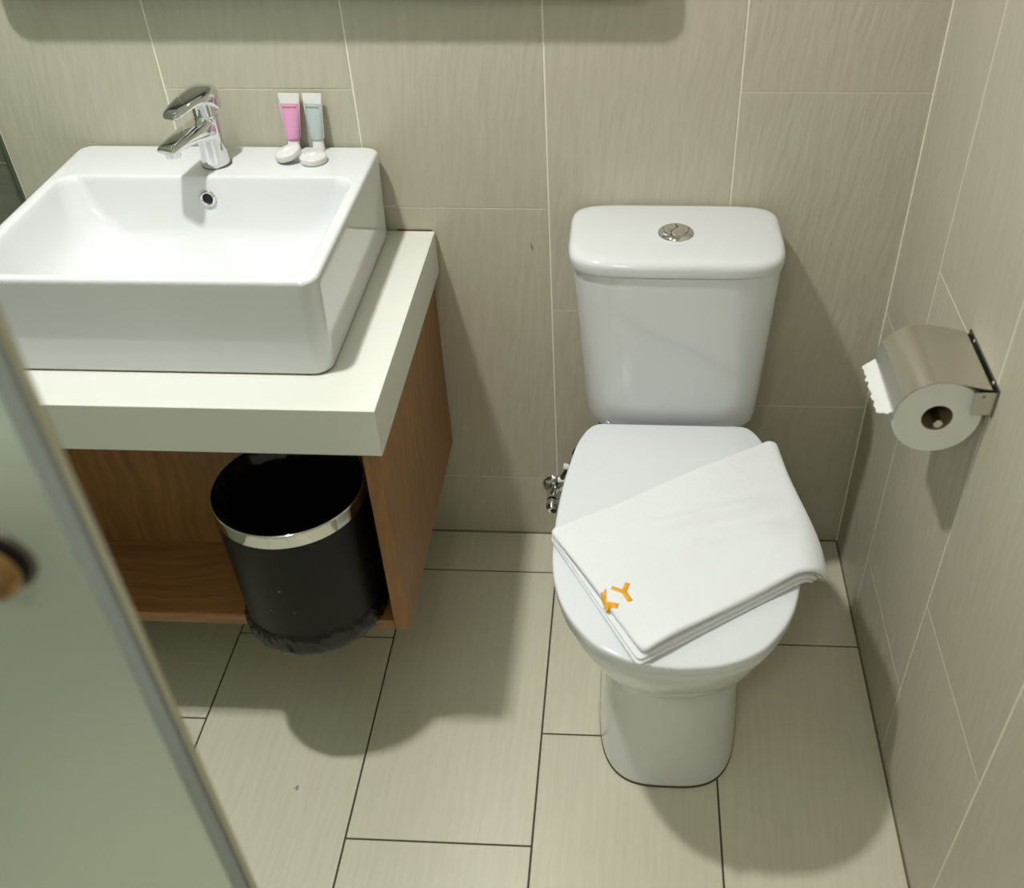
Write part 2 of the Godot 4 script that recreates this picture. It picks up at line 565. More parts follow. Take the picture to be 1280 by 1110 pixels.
func toilet() -> void:
	var t := thing("toilet", "white close-coupled toilet with its lid down", "toilet", Vector3(TOILET_X, 0, 0.35))
	var cx := TOILET_X
	# bowl and foot
	var rings := []
	for q in [[0.003, 0.1185, 0.600, 3.2], [0.010, 0.1190, 0.601, 3.2], [0.06, 0.1165, 0.594, 3.2], [0.14, 0.1130, 0.586, 3.1], [0.20, 0.1125, 0.583, 3.0], [0.232, 0.1140, 0.586, 2.8], [0.255, 0.1185, 0.597, 2.6], [0.28, 0.1290, 0.617, 2.4], [0.31, 0.1440, 0.645, 2.3], [0.345, 0.1585, 0.672, 2.2], [0.38, 0.1680, 0.689, 2.2], [0.405, 0.1715, 0.697, 2.2], [0.420, 0.1725, 0.699, 2.2], [0.4235, 0.1710, 0.697, 2.2], [0.4245, 0.1680, 0.693, 2.2]]:
		var up := smoothstep(0.2, 0.4, q[0] as float)
		rings.append(plan(cx + lerpf(0.009, 0.0, up), q[1], q[2], lerpf(0.42, 0.47, up), lerpf(0.06, 0.012, up), q[0], q[3], lerpf(5.0, 1.75, up), 96))
	part("bowl", loft(rings), M.porcelain, t)
	part("floor_seal", loft([plan(cx + 0.009, 0.1195, 0.6015, 0.42, 0.06, 0.0, 3.2, 5.0, 96), plan(cx + 0.009, 0.1195, 0.6015, 0.42, 0.06, 0.0045, 3.2, 5.0, 96)]), M.floor_grout, t, Vector3.ZERO, "dark joint round the foot")
	# seat and lid
	part("seat", loft([lid_ring(0.4262, 0.012), lid_ring(0.4268, 0.007), lid_ring(0.4300, 0.0045), lid_ring(0.4420, 0.0035), lid_ring(0.4450, 0.006)]), M.seat, t)
	part("seat_lid", loft([lid_ring(0.4465, 0.006), lid_ring(0.4470, 0.002), lid_ring(0.4490, 0.0005), lid_ring(0.4590, 0.0), lid_ring(0.4620, 0.0008), lid_ring(0.4637, 0.0026), lid_ring(0.4646, 0.0060), lid_ring(0.4656, 0.018), lid_ring(0.4668, 0.030), lid_ring(0.4678, 0.045), lid_ring(0.4683, 0.07)]), M.seat, t)
	# cistern
	var tx := -0.3815
	rings = []
	for q in [[0.424, 0.122, 0.160], [0.4265, 0.133, 0.169], [0.433, 0.1400, 0.1760], [0.444, 0.1442, 0.1805], [0.462, 0.1470, 0.1840], [0.50, 0.1495, 0.1875], [0.60, 0.1552, 0.1945], [0.70, 0.1610, 0.2005], [0.7445, 0.1635, 0.2025]]:
		rings.append(plan(tx + lerpf(0.006, 0.0, (q[0] - 0.424) / 0.32), q[1], q[2], 0.10, 0.010, q[0], 4.4, 7.0, 96))
	part("cistern", loft(rings), M.porcelain, t)
	rings = []
	for q in [[0.7455, 0.1600, 0.1975, 0.012], [0.7460, 0.1650, 0.2035, 0.006], [0.7475, 0.1672, 0.2060, 0.004], [0.7590, 0.1682, 0.2070, 0.003], [0.7650, 0.1672, 0.2058, 0.004], [0.7695, 0.1640, 0.2020, 0.007], [0.7718, 0.1590, 0.1960, 0.012], [0.7728, 0.150, 0.186, 0.020], [0.7735, 0.12, 0.16, 0.045], [0.7737, 0.05, 0.12, 0.08]]:
		rings.append(plan(tx - 0.0015, q[1], q[2], 0.10, q[3], q[0], 4.6, 6.0, 96))
	var lid := part("cistern_lid", loft(rings), M.porcelain, t)
	# dual flush button: rim and two unequal halves parted by a curve
	var bc := Vector3(-0.3835, 0.7735, 0.1105)
	var rim := part("button_rim", lathe([[0.0285, -0.001], [0.0285, 0.0008], [0.0272, 0.0030], [0.0240, 0.0052], [0.0205, 0.0062], [0.0205, 0.0062], [0.0202, 0.0045], [0.0202, 0.0045], [0.001, 0.0045]], bc, Vector3.UP, 48), M.chrome, t, Vector3.ZERO, "chrome flush button rim")
	for side in 2:
		var poly := PackedVector3Array()
		var rr := 0.0194
		# the dividing curve runs from back to front, bulging right then left
		var curve := []
		for k in 13:
			var u := k / 12.0
			curve.append(Vector2(-0.0035 + 0.0058 * sin(u * PI * 1.75 + 0.1), lerpf(-0.0188, 0.0188, u)))
		var gap := 0.0007 * (1 if side else -1)
		for c in curve:
			poly.append(Vector3(c.x + gap, 0, c.y))
		var a0 := atan2(curve[12].y, curve[12].x)
		var a1 := atan2(curve[0].y, curve[0].x)
		if side == 0:
			a1 += TAU
		for k in range(1, 24):
			var a := lerpf(a0, a1, k / 24.0)
			poly.append(Vector3(rr * cos(a), 0, rr * sin(a)))
		var mid := Vector3.ZERO
		for p in poly:
			mid += p / poly.size()
		var rs := []
		for q in [[0.004, 1.0], [0.0066, 1.0], [0.0078, 0.95], [0.0083, 0.86], [0.0085, 0.6]]:
			var r := PackedVector3Array()
			for p in poly:
				r.append(bc + mid + (p - mid) * q[1] + Vector3(0, q[0], 0))
			rs.append(r)
		part("button", loft(rs), M.chrome, rim)
	# worn maker's mark: too faint to read, a row of small grey strokes
	var marks := mat(Color(0.72, 0.76, 0.80), 0.5)
	for k in 8:
		part("mark", cached_box(Vector3(0.0019, 0.0003, [0.0028, 0.0020, 0.0024, 0.0018][k % 4]), 0.0001), marks, lid, Vector3(-0.3945 + k * 0.0029, 0.77365, 0.1515))

# ---------------------------------------------------------------- towel
const TL := Vector3(-0.5645, 0, 0.4865)      # left corner
const TE := Vector3(0.3480, 0, -0.2240)      # long edge, towards the cistern
const TR := Vector3(-0.086, 0, 0.046)        # the far front corner is drawn in
const TF := Vector3(0.1300, 0, 0.2305)       # short edge, towards the front

func towel_point(s: float, t: float, y: float) -> Vector3:
	var p := TL + TE * s + TF * t + TR * (s * t)
	var d := p.x - (TOILET_X + lid_half_width(clampf(p.z, 0.21, 0.68)) - 0.006)
	if d > 0.0:
		var r := 0.022          # bends over the lid's edge and hangs
		var bend := minf(d / r, 1.22)
		var rest := maxf(d - 1.22 * r, 0.0)
		var n := Vector3(sin(bend), cos(bend), 0)
		p.x += -d + (r * sin(bend)) + rest * cos(1.22)
		p.y = 0.4685 - r * (1.0 - cos(bend)) - rest * sin(1.22)
		return Vector3(p.x, p.y, p.z) + n * (y - 0.4685)
	p.y = y
	return p

const UPPER := [0.0, 0.997, 0.0, 0.990, 0.4790, 0.4905, 0.034]

# height of the upper fold's surface, its rounded edge included
func towel_top(s: float, t: float) -> float:
	var s0: float = UPPER[0] + UPPER[6] * t
	var e := clampf(minf((s - s0) / (UPPER[1] - s0) * 0.40, t * 0.265), 0.0, 1.0)
	var half: float = (UPPER[5] - UPPER[4]) / 2.0
	e = minf(e / (half * 1.1), 1.0)
	return UPPER[4] + half + half * sqrt(maxf(1.0 - (1.0 - e) * (1.0 - e), 0.0)) + 2.5 * towel_wave(s, t)

func towel_wave(s: float, t: float) -> float:
	var h := 0.0
	# soft folds across the middle
	h += 0.0036 * exp(-pow((t - 0.36 - 0.35 * (s - 0.55)) / 0.045, 2)) * smoothstep(0.25, 0.45, s) * smoothstep(1.0, 0.75, s)
	h += 0.0030 * exp(-pow((t - 0.54 - 0.50 * (s - 0.6)) / 0.05, 2)) * smoothstep(0.3, 0.5, s) * smoothstep(0.95, 0.8, s)
	h += 0.0012 * sin(s * 7.0 + t * 2.0) * sin(t * 5.0 - s * 3.0)
	return h

# one folded layer: a sheet with rounded edges; box = s0, s1, t0, t1
func towel_layer(s0: float, s1: float, t0: float, t1: float, y0: float, y1: float, wave: float, round_t := 0.0, skew := 0.0) -> ArrayMesh:
	var ns := 72
	var nt := 52
	var V := PackedVector3Array()
	var I := PackedInt32Array()
	for side in 2:
		for j in nt + 1:
			for i in ns + 1:
				var a := i / float(ns)
				var b := j / float(nt)
				# crowd the samples at the edges, where the sheet is rounded
				var ea := 0.5 - 0.5 * cos(PI * a)
				var eb := 0.5 - 0.5 * cos(PI * b)
				var s := lerpf(s0 + skew * eb, s1, ea)
				var t := lerpf(t0, t1, eb)
				# rounded corners
				var cs := minf(ea, 1.0 - ea) * 0.40
				var ct := minf(eb, 1.0 - eb) * 0.265
				var rc := 0.011
				if cs < rc and ct < rc:
					var v := Vector2(rc - cs, rc - ct)
					var mx := maxf(v.x, v.y)
					if v.length() > 1e-6:
						v *= mx / v.length()
					s += ((v.x - (rc - cs)) / -0.40) * (1.0 if ea < 0.5 else -1.0)
					t += ((v.y - (rc - ct)) / -0.265) * (1.0 if eb < 0.5 else -1.0)
				var half := (y1 - y0) / 2.0
				var e := minf(minf(cs, ct) / (half * 1.1), 1.0)
				var k := sqrt(maxf(1.0 - (1.0 - e) * (1.0 - e), 0.0))
				var lift := wave * towel_wave(s, t)
				var flare := round_t * exp(-pow((1.0 - eb) * 0.265 / 0.02, 2)) * (0.35 + exp(-pow((ea - 0.13) / 0.12, 2)))
				var y := (y0 + y1) / 2.0 + (half * k if side == 0 else -half * k) + (lift if side == 0 else lift * 0.4) + flare
				V.append(towel_point(s, t, y))
	var row := ns + 1
	var n := row * (nt + 1)
	for j in nt:
		for i in ns:
			var q := j * row + i
			I.append_array([q, q + row, q + 1, q + 1, q + row, q + row + 1])
			I.append_array([n + q, n + q + 1, n + q + row, n + q + 1, n + q + row + 1, n + q + row])
	return commit(V, I)

func towel() -> void:
	var t := thing("towel", "folded white terry towel with yellow letters lying on the toilet lid", "towel", Vector3(-0.36, 0.4685, 0.5))
	part("lower_fold", towel_layer(0.0, 0.985, -0.005, 1.006, 0.4690, 0.4738, 0.0), M.towel, t)
	part("middle_fold", towel_layer(0.002, 0.99, 0.0, 0.996, 0.4740, 0.4788, 0.2, 0.0004, 0.006), M.towel, t)
	part("upper_fold", towel_layer(UPPER[0], UPPER[1], UPPER[2], UPPER[3], UPPER[4], UPPER[5], 2.5, 0.0046, UPPER[6]), M.towel, t)
	# care label corner under the front tip
	part("care_tag", bevel_box(Vector3(0.018, 0.0008, 0.008), 0.0002), M.towel, t, Vector3(-0.424, 0.4672, 0.7035))
	# embroidered K (cut by the fold) and Y
	for strokes in [["K", [[-0.4830, 0.6105, -0.4742, 0.6375, 0.0036], [-0.4785, 0.6060, -0.4778, 0.6255, 0.0022], [-0.4785, 0.6290, -0.4605, 0.6335, 0.0068]]], ["Y", [[-0.4700, 0.6020, -0.4535, 0.6085, 0.0045], [-0.4482, 0.5930, -0.4530, 0.6085, 0.0060], [-0.4535, 0.6070, -0.4443, 0.6240, 0.0062]]]]:
		var V := PackedVector3Array()
		var I := PackedInt32Array()
		for q in strokes[1]:
			var a := Vector2(q[0], q[1])
			var b := Vector2(q[2], q[3])
			var side: Vector2 = (b - a).orthogonal().normalized() * (q[4] * 0.66)
			var base := V.size()
			for k in 7:
				var p := a.lerp(b, k / 6.0)
				for m in [[-1.0, -0.0012], [-0.85, 0.0012], [0.85, 0.0012], [1.0, -0.0012]]:
					var w: Vector2 = p + side * m[0]
					var det := TE.x * TF.z - TE.z * TF.x
					var dx := w.x - TL.x
					var dz := w.y - TL.z
					var s := 0.0
					var tt := 0.0
					for turn in 5:
						var ex := dx - TR.x * s * tt
						var ez := dz - TR.z * s * tt
						s = (ex * TF.z - ez * TF.x) / det
						tt = (TE.x * ez - TE.z * ex) / det
					V.append(Vector3(w.x, towel_top(s, tt) + m[1], w.y))
			for k in 6:
				for m in 4:
					var i0 := base + k * 4 + m
					var i1 := base + k * 4 + (m + 1) % 4
					I.append_array([i0, i1, i0 + 4, i1, i1 + 4, i0 + 4])
			I.append_array([base, base + 2, base + 1, base, base + 3, base + 2, base + 24, base + 25, base + 26, base + 24, base + 26, base + 27])
		part("letter", commit(V, I), M.thread, t, Vector3.ZERO, "yellow embroidered letter " + strokes[0])

func bin() -> void:
	var c := Vector3(-0.9545, 0.2745, 0.4520)
	var b := thing("waste_bin", "black waste bin with a chrome rim and black liner under the countertop", "bin", c)
	part("body", lathe([[0.095, 0.002], [0.1070, 0.002], [0.1090, 0.006], [0.1105, 0.10], [0.1120, 0.238], [0.1120, 0.240], [0.1085, 0.240], [0.1085, 0.240], [0.1070, 0.02], [0.1070, 0.02], [0.002, 0.018]], c, Vector3.UP, 72), M.bin, b)
	part("rim_band", lathe([[0.1085, 0.236], [0.1128, 0.236], [0.1134, 0.2365], [0.1137, 0.258], [0.1132, 0.2600], [0.1120, 0.2606], [0.1108, 0.2598], [0.1100, 0.258], [0.1088, 0.240], [0.1085, 0.236]], c, Vector3.UP, 72), M.chrome, b, Vector3.ZERO, "polished chrome rim band")
	# liner: hangs inside in creases
	var f := FastNoiseLite.new()
	f.seed = 3
	f.frequency = 1.0
	var rings := []
	for k in 15:
		var v := k / 14.0
		var ring := PackedVector3Array()
		for j in 96:
			var a := TAU * j / 96
			var n := f.get_noise_3d(cos(a) * 4.5, sin(a) * 4.5, v * 1.6) + 0.5 * f.get_noise_3d(cos(a) * 11.0, sin(a) * 11.0, v * 2.5)
			var r := lerpf(0.1095, 0.099, smoothstep(0.0, 0.08, v)) - 0.011 * smoothstep(0.0, 0.2, v) * (n + 0.5) - 0.006 * v
			ring.append(c + Vector3(r * cos(a), lerpf(0.2604, 0.03, v), r * sin(a)))
		rings.append(ring)
	part("liner", loft(rings, false, true), M.bag, b, Vector3.ZERO, "creased black plastic liner")
	# the spare liner bunched round the foot
	rings = []
	for q in [[0.1092, 0.040, 0.0], [0.1120, 0.034, 0.7], [0.1135, 0.026, 1.0], [0.1150, 0.018, 1.0], [0.1160, 0.010, 1.0], [0.1155, 0.003, 0.6], [0.1120, 0.0005, 0.2], [0.1060, 0.0005, 0.0]]:
		var ring := PackedVector3Array()
		for j in 160:
			var a := TAU * j / 160
			var n := f.get_noise_3d(cos(a) * 9.0, sin(a) * 9.0, q[1] * 60.0) + 0.6 * f.get_noise_3d(cos(a) * 24.0, sin(a) * 24.0, q[1] * 130.0)
			var side := 0.5 + 0.5 * sin(a + 0.2)
			ring.append(c + Vector3((q[0] + 0.0046 * q[2] * n) * cos(a), q[1] * (0.55 + 0.45 * side) + 0.007 * q[2] * absf(n), (q[0] + 0.0046 * q[2] * n) * sin(a)))
		rings.append(ring)
	part("spare_liner", loft(rings, false, false), M.bag, b, Vector3.ZERO, "crumpled black plastic bag edge round the foot")
	# chipped paint
	var chip := mat(Color(0.42, 0.40, 0.34), 0.7)
	for q in [[1.62, 0.145, 0.0026], [1.83, 0.098, 0.0015], [1.50, 0.098, 0.0014]]:
		part("chip", lathe([[q[2] as float, -0.0004], [(q[2] as float) * 0.7, 0.0005], [0.0001, 0.0006]], c + Vector3(0.1112 * cos(q[0]), q[1], 0.1112 * sin(q[0])), Vector3(cos(q[0]), 0, sin(q[0])), 8), chip, b)

func paper_holder() -> void:
	var h := thing("paper_holder", "stainless steel toilet paper holder with a curved cover on the right wall", "paper holder", Vector3(0, 0.75, 0.455))
	# plate on the wall
	part("back_plate", bevel_box(Vector3(0.0022, 0.042, 0.140), 0.0006), M.steel_dark, h, Vector3(-0.0012, 0.7620, 0.457))
	for z in [0.412, 0.505]:
		part("screw", lathe([[0.0032, 0.0], [0.0032, 0.0008], [0.0022, 0.0018], [0.0003, 0.0021]], Vector3(-0.0022, 0.7795, z), Vector3.LEFT, 14), M.chrome, h)
	# folded ear that carries the hinge, near end and far end
	for z in [0.5235, 0.3905]:
		part("bracket", bevel_box(Vector3(0.026, 0.034, 0.0016), 0.0005), M.brushed, h, Vector3(-0.0145, 0.7605, z))
		part("hinge_pin", lathe([[0.0022, -0.0015], [0.0022, 0.0012], [0.0012, 0.002], [0.0002, 0.0021]], Vector3(-0.0165, 0.7722, z), Vector3.BACK, 12), M.steel_dark, h)
	# cover: flat by the wall, then curved down over the roll
	var prof := [Vector2(-0.0065, 0.7790), Vector2(-0.020, 0.7818), Vector2(-0.040, 0.7858), Vector2(-0.0560, 0.7888)]
	for k in range(1, 13):
		var a := lerpf(93.0, 184.0, k / 12.0)
		prof.append(Vector2(-0.0640 + 0.0570 * cos(deg_to_rad(a)), 0.7330 + 0.0570 * sin(deg_to_rad(a))))
	var rings := []
	var th := 0.0012
	for k in prof.size():
		var t: Vector2 = (prof[mini(k + 1, prof.size() - 1)] - prof[maxi(k - 1, 0)]).normalized()
		var q: Vector2 = prof[k] + Vector2(-t.y, t.x) * th
		var p: Vector2 = prof[k]
		var ring := PackedVector3Array()
		for c in [Vector3(p.x, p.y, 0.3885), Vector3(p.x, p.y, 0.5195), Vector3(q.x, q.y, 0.5195), Vector3(q.x, q.y, 0.3885)]:
			ring.append(c)
			ring.append(c)
		rings.append(ring)
	part("cover", loft(rings), M.brushed, h)
	# spindle bent out of the bracket
	part("spindle", tube(smooth_path([Vector3(-0.018, 0.752, 0.3895), Vector3(-0.045, 0.745, 0.3895), Vector3(-0.0600, 0.7385, 0.394), Vector3(-0.0610, 0.7330, 0.408), Vector3(-0.0610, 0.7265, 0.46), Vector3(-0.0612, 0.7245, 0.514), Vector3(-0.0612, 0.7242, 0.5185)], 5), 0.0056, 16), M.chrome, h)
	# the roll and its torn end
	var r := thing("toilet_roll", "white toilet paper roll hanging in the steel holder", "toilet paper", Vector3(-0.0640, 0.7330, 0.455))
	var c := Vector3(-0.0640, 0.7330, 0.4015)
	part("paper", lathe([[0.0195, 0.0], [0.0538, 0.0], [0.0548, 0.001], [0.0548, 0.1155], [0.0540, 0.1165], [0.0540, 0.1165], [0.0195, 0.1165], [0.0195, 0.1165], [0.0195, 0.0]], c, Vector3.BACK, 64), M.paper, r)
	part("core", lathe([[0.0195, 0.0005], [0.0195, 0.1160], [0.0183, 0.1160], [0.0183, 0.0005], [0.0195, 0.0005]], c, Vector3.BACK, 40), M.core, r, Vector3.ZERO, "brown cardboard core")
	var f := FastNoiseLite.new()
	f.seed = 9
	f.frequency = 1.0
	rings = []
	for k in 41:
		var u := k / 40.0
		var z := lerpf(0.3965, 0.5140, u)
		var len := 0.022 + 0.0045 * f.get_noise_1d(u * 7.0) + 0.0025 * f.get_noise_1d(u * 34.0) - 0.012 * smoothstep(0.86, 1.0, u)
		var ring := PackedVector3Array()
		for side in 2:
			for i in 9:
				var v := (i if side == 0 else 8 - i) / 8.0
				var d := len * v
				# leaves the roll's side, follows the cover's edge outward and droops
				var x := -0.1190 - 0.75 * d
				var y := 0.7400 - d * 0.65 + 0.0010 * f.get_noise_2d(u * 9.0, v * 3.0)
				x += 0.0022 * f.get_noise_2d(u * 8.0, v * 2.0 + 5.0) * v
				ring.append(Vector3(x - (0.00035 if side == 0 else -0.00035), y, z))
		rings.append(ring)
	part("torn_end", loft(rings), M.paper, r, Vector3.ZERO, "ragged torn sheet")

func glass_door() -> void:
	var frost := mat(Color(0.94, 0.99, 0.945, 0.16), 0.32, 0.0, 0.5)
	frost.transparency = BaseMaterial3D.TRANSPARENCY_ALPHA
	frost.refraction_enabled = true
	frost.refraction_scale = 0.05
	var seal := mat(Color(0.62, 0.66, 0.66), 0.2, 0.0, 0.5)
	seal.backlight_enabled = true
	seal.backlight = Color(0.5, 0.52, 0.52)
	var d := thing("glass_door", "frosted greenish glass door standing open in the foreground", "door", Vector3(-1.1, 0.02, 1.15))
	part("pane", bevel_box(Vector3(0.680, 1.96, 0.010), 0.0012), frost, d, Vector3(-1.1085, 1.0, 1.15))
	part("edge_seal", bevel_box(Vector3(0.012, 1.96, 0.0135), 0.003), seal, d, Vector3(-0.7620, 1.0, 1.15), "clear grey plastic edge strip")
	part("edge_lip", bevel_box(Vector3(0.003, 1.96, 0.006), 0.001), mat(Color(0.72, 0.72, 0.62), 0.3), d, Vector3(-0.7542, 1.0, 1.15))
	var k := part("knob", lathe([[0.0150, 0.004], [0.0150, 0.0055], [0.0190, 0.0075], [0.0203, 0.0105], [0.0203, 0.0140], [0.0190, 0.0172], [0.0150, 0.0185], [0.0150, 0.0185], [0.0120, 0.0172], [0.0002, 0.0168]], Vector3(-0.8165, 1.1085, 1.155), Vector3.BACK, 40), mat(Color(0.66, 0.52, 0.36), 0.12, 1.0), d, Vector3.ZERO, "polished brassy round knob")
	part("gasket", lathe([[0.0215, 0.0], [0.0215, 0.0030], [0.0180, 0.0042], [0.0120, 0.0042], [0.0120, 0.0]], Vector3(-0.8165, 1.1085, 1.1552), Vector3.BACK, 40), M.hole, k)
	part("collar", lathe([[0.0245, 0.0], [0.0245, 0.0018], [0.0225, 0.0026], [0.0210, 0.0026], [0.0210, 0.0]], Vector3(-0.8165, 1.1085, 1.1551), Vector3.BACK, 40), M.steel_dark, k)
	# clear shower screen beyond the basin
	var clear := mat(Color(0.90, 0.97, 0.93, 0.05), 0.02, 0.0, 0.5)
	clear.transparency = BaseMaterial3D.TRANSPARENCY_ALPHA
	clear.refraction_enabled = true
	clear.refraction_scale = 0.05
	var s := thing("shower_screen", "clear green-edged glass shower screen left of the washbasin", "glass screen", Vector3(-1.492, 0.0, 0.55))
	part("pane", bevel_box(Vector3(0.008, 1.98, 1.04), 0.001), clear, s, Vector3(-1.4945, 1.0, 0.5235))
	part("wall_channel", bevel_box(Vector3(0.012, 1.98, 0.004), 0.0008), mat(Color(0.30, 0.36, 0.27), 0.4), s, Vector3(-1.4925, 1.0, 0.0025))

func faucet() -> void:
	var f := thing("basin_tap", "chrome single-lever mixer tap on the back of the washbasin", "tap", Vector3(-1.104, 0.866, 0.074))
	var c := Vector3(-1.104, 0.866, 0.076)
	var yaw := deg_to_rad(-17.0)
	var fw := Vector3(sin(yaw), 0, cos(yaw))          # towards the spout
	var sd := Vector3(cos(yaw), 0, -sin(yaw))
	# body and spout as one flowing tube with an oval section
	var path := [[0.0, 0.0, 0.0225, 0.0215], [0.001, 0.004, 0.0218, 0.0208], [0.001, 0.030, 0.0205, 0.0195], [0.001, 0.056, 0.0200, 0.0190], [0.0, 0.076, 0.0198, 0.0188]]
	var rings := []
	for q in path:
		rings.append(circle(c + fw * q[0] + Vector3(0, q[1], 0), 1.0, 32, sd * q[3], fw * q[2]))
	part("body", loft(rings), M.chrome, f)
	# spout: section given by centre (forward, up), half width, half height
	rings = []
	for q in [[-0.006, 0.055, 0.0178, 0.0190], [0.012, 0.0595, 0.0190, 0.0180], [0.030, 0.0630, 0.0192, 0.0145], [0.050, 0.0640, 0.0188, 0.0112], [0.072, 0.0635, 0.0180, 0.0088], [0.092, 0.0620, 0.0170, 0.0066], [0.101, 0.0605, 0.0155, 0.0045], [0.1035, 0.0600, 0.0125, 0.0022]]:
		var ring := PackedVector3Array()
		for k in 32:
			var a := TAU * k / 32
			var x: float = signf(cos(a)) * pow(absf(cos(a)), 0.65) * q[2]
			var y: float = signf(sin(a)) * pow(absf(sin(a)), 0.6) * q[3]
			ring.append(c + fw * q[0] + Vector3(0, q[1] + y, 0) + sd * x)
		rings.append(ring)
	part("spout", loft(rings), M.chrome, f)
	var tip := c + fw * 0.088 + Vector3(0, 0.0575, 0)
	part("aerator", lathe([[0.0115, 0.004], [0.0115, -0.0085], [0.0105, -0.0100], [0.0105, -0.0100], [0.0080, -0.0092], [0.0005, -0.0088]], tip, Vector3.UP, 28), M.chrome, f)
	part("base_ring", lathe([[0.0232, 0.0], [0.0234, 0.0016], [0.0224, 0.0026], [0.0190, 0.0026]], c, Vector3.UP, 36), M.steel_dark, f)
	# lever: cap on the body with a long tapering blade
	var lv := c + Vector3(0, 0.078, 0)
	part("cartridge", lathe([[0.0180, -0.004], [0.0180, 0.001], [0.0180, 0.001], [0.0172, 0.002], [0.0172, 0.022], [0.0172, 0.022], [0.002, 0.0225]], lv, Vector3.UP, 32), M.chrome, f)
	rings = []
	for q in [[-0.0235, 0.018, 0.0110, 0.0120], [-0.0220, 0.020, 0.0175, 0.0200], [-0.012, 0.0230, 0.0215, 0.0205], [0.000, 0.0280, 0.0220, 0.0150], [0.014, 0.0310, 0.0215, 0.0095], [0.034, 0.0312, 0.0195, 0.0068], [0.050, 0.0290, 0.0178, 0.0058], [0.064, 0.0262, 0.0158, 0.0052], [0.074, 0.0238, 0.0130, 0.0042], [0.0770, 0.0230, 0.0090, 0.0018]]:
		var ring := PackedVector3Array()
		for k in 32:
			var a := TAU * k / 32
			var x: float = signf(cos(a)) * pow(absf(cos(a)), 0.62) * q[2]
			var y: float = signf(sin(a)) * pow(absf(sin(a)), 0.55) * q[3]
			ring.append(lv + fw * q[0] + Vector3(0, q[1] + y, 0) + sd * x)
		rings.append(ring)
	part("lever", loft(rings), M.chrome, f)

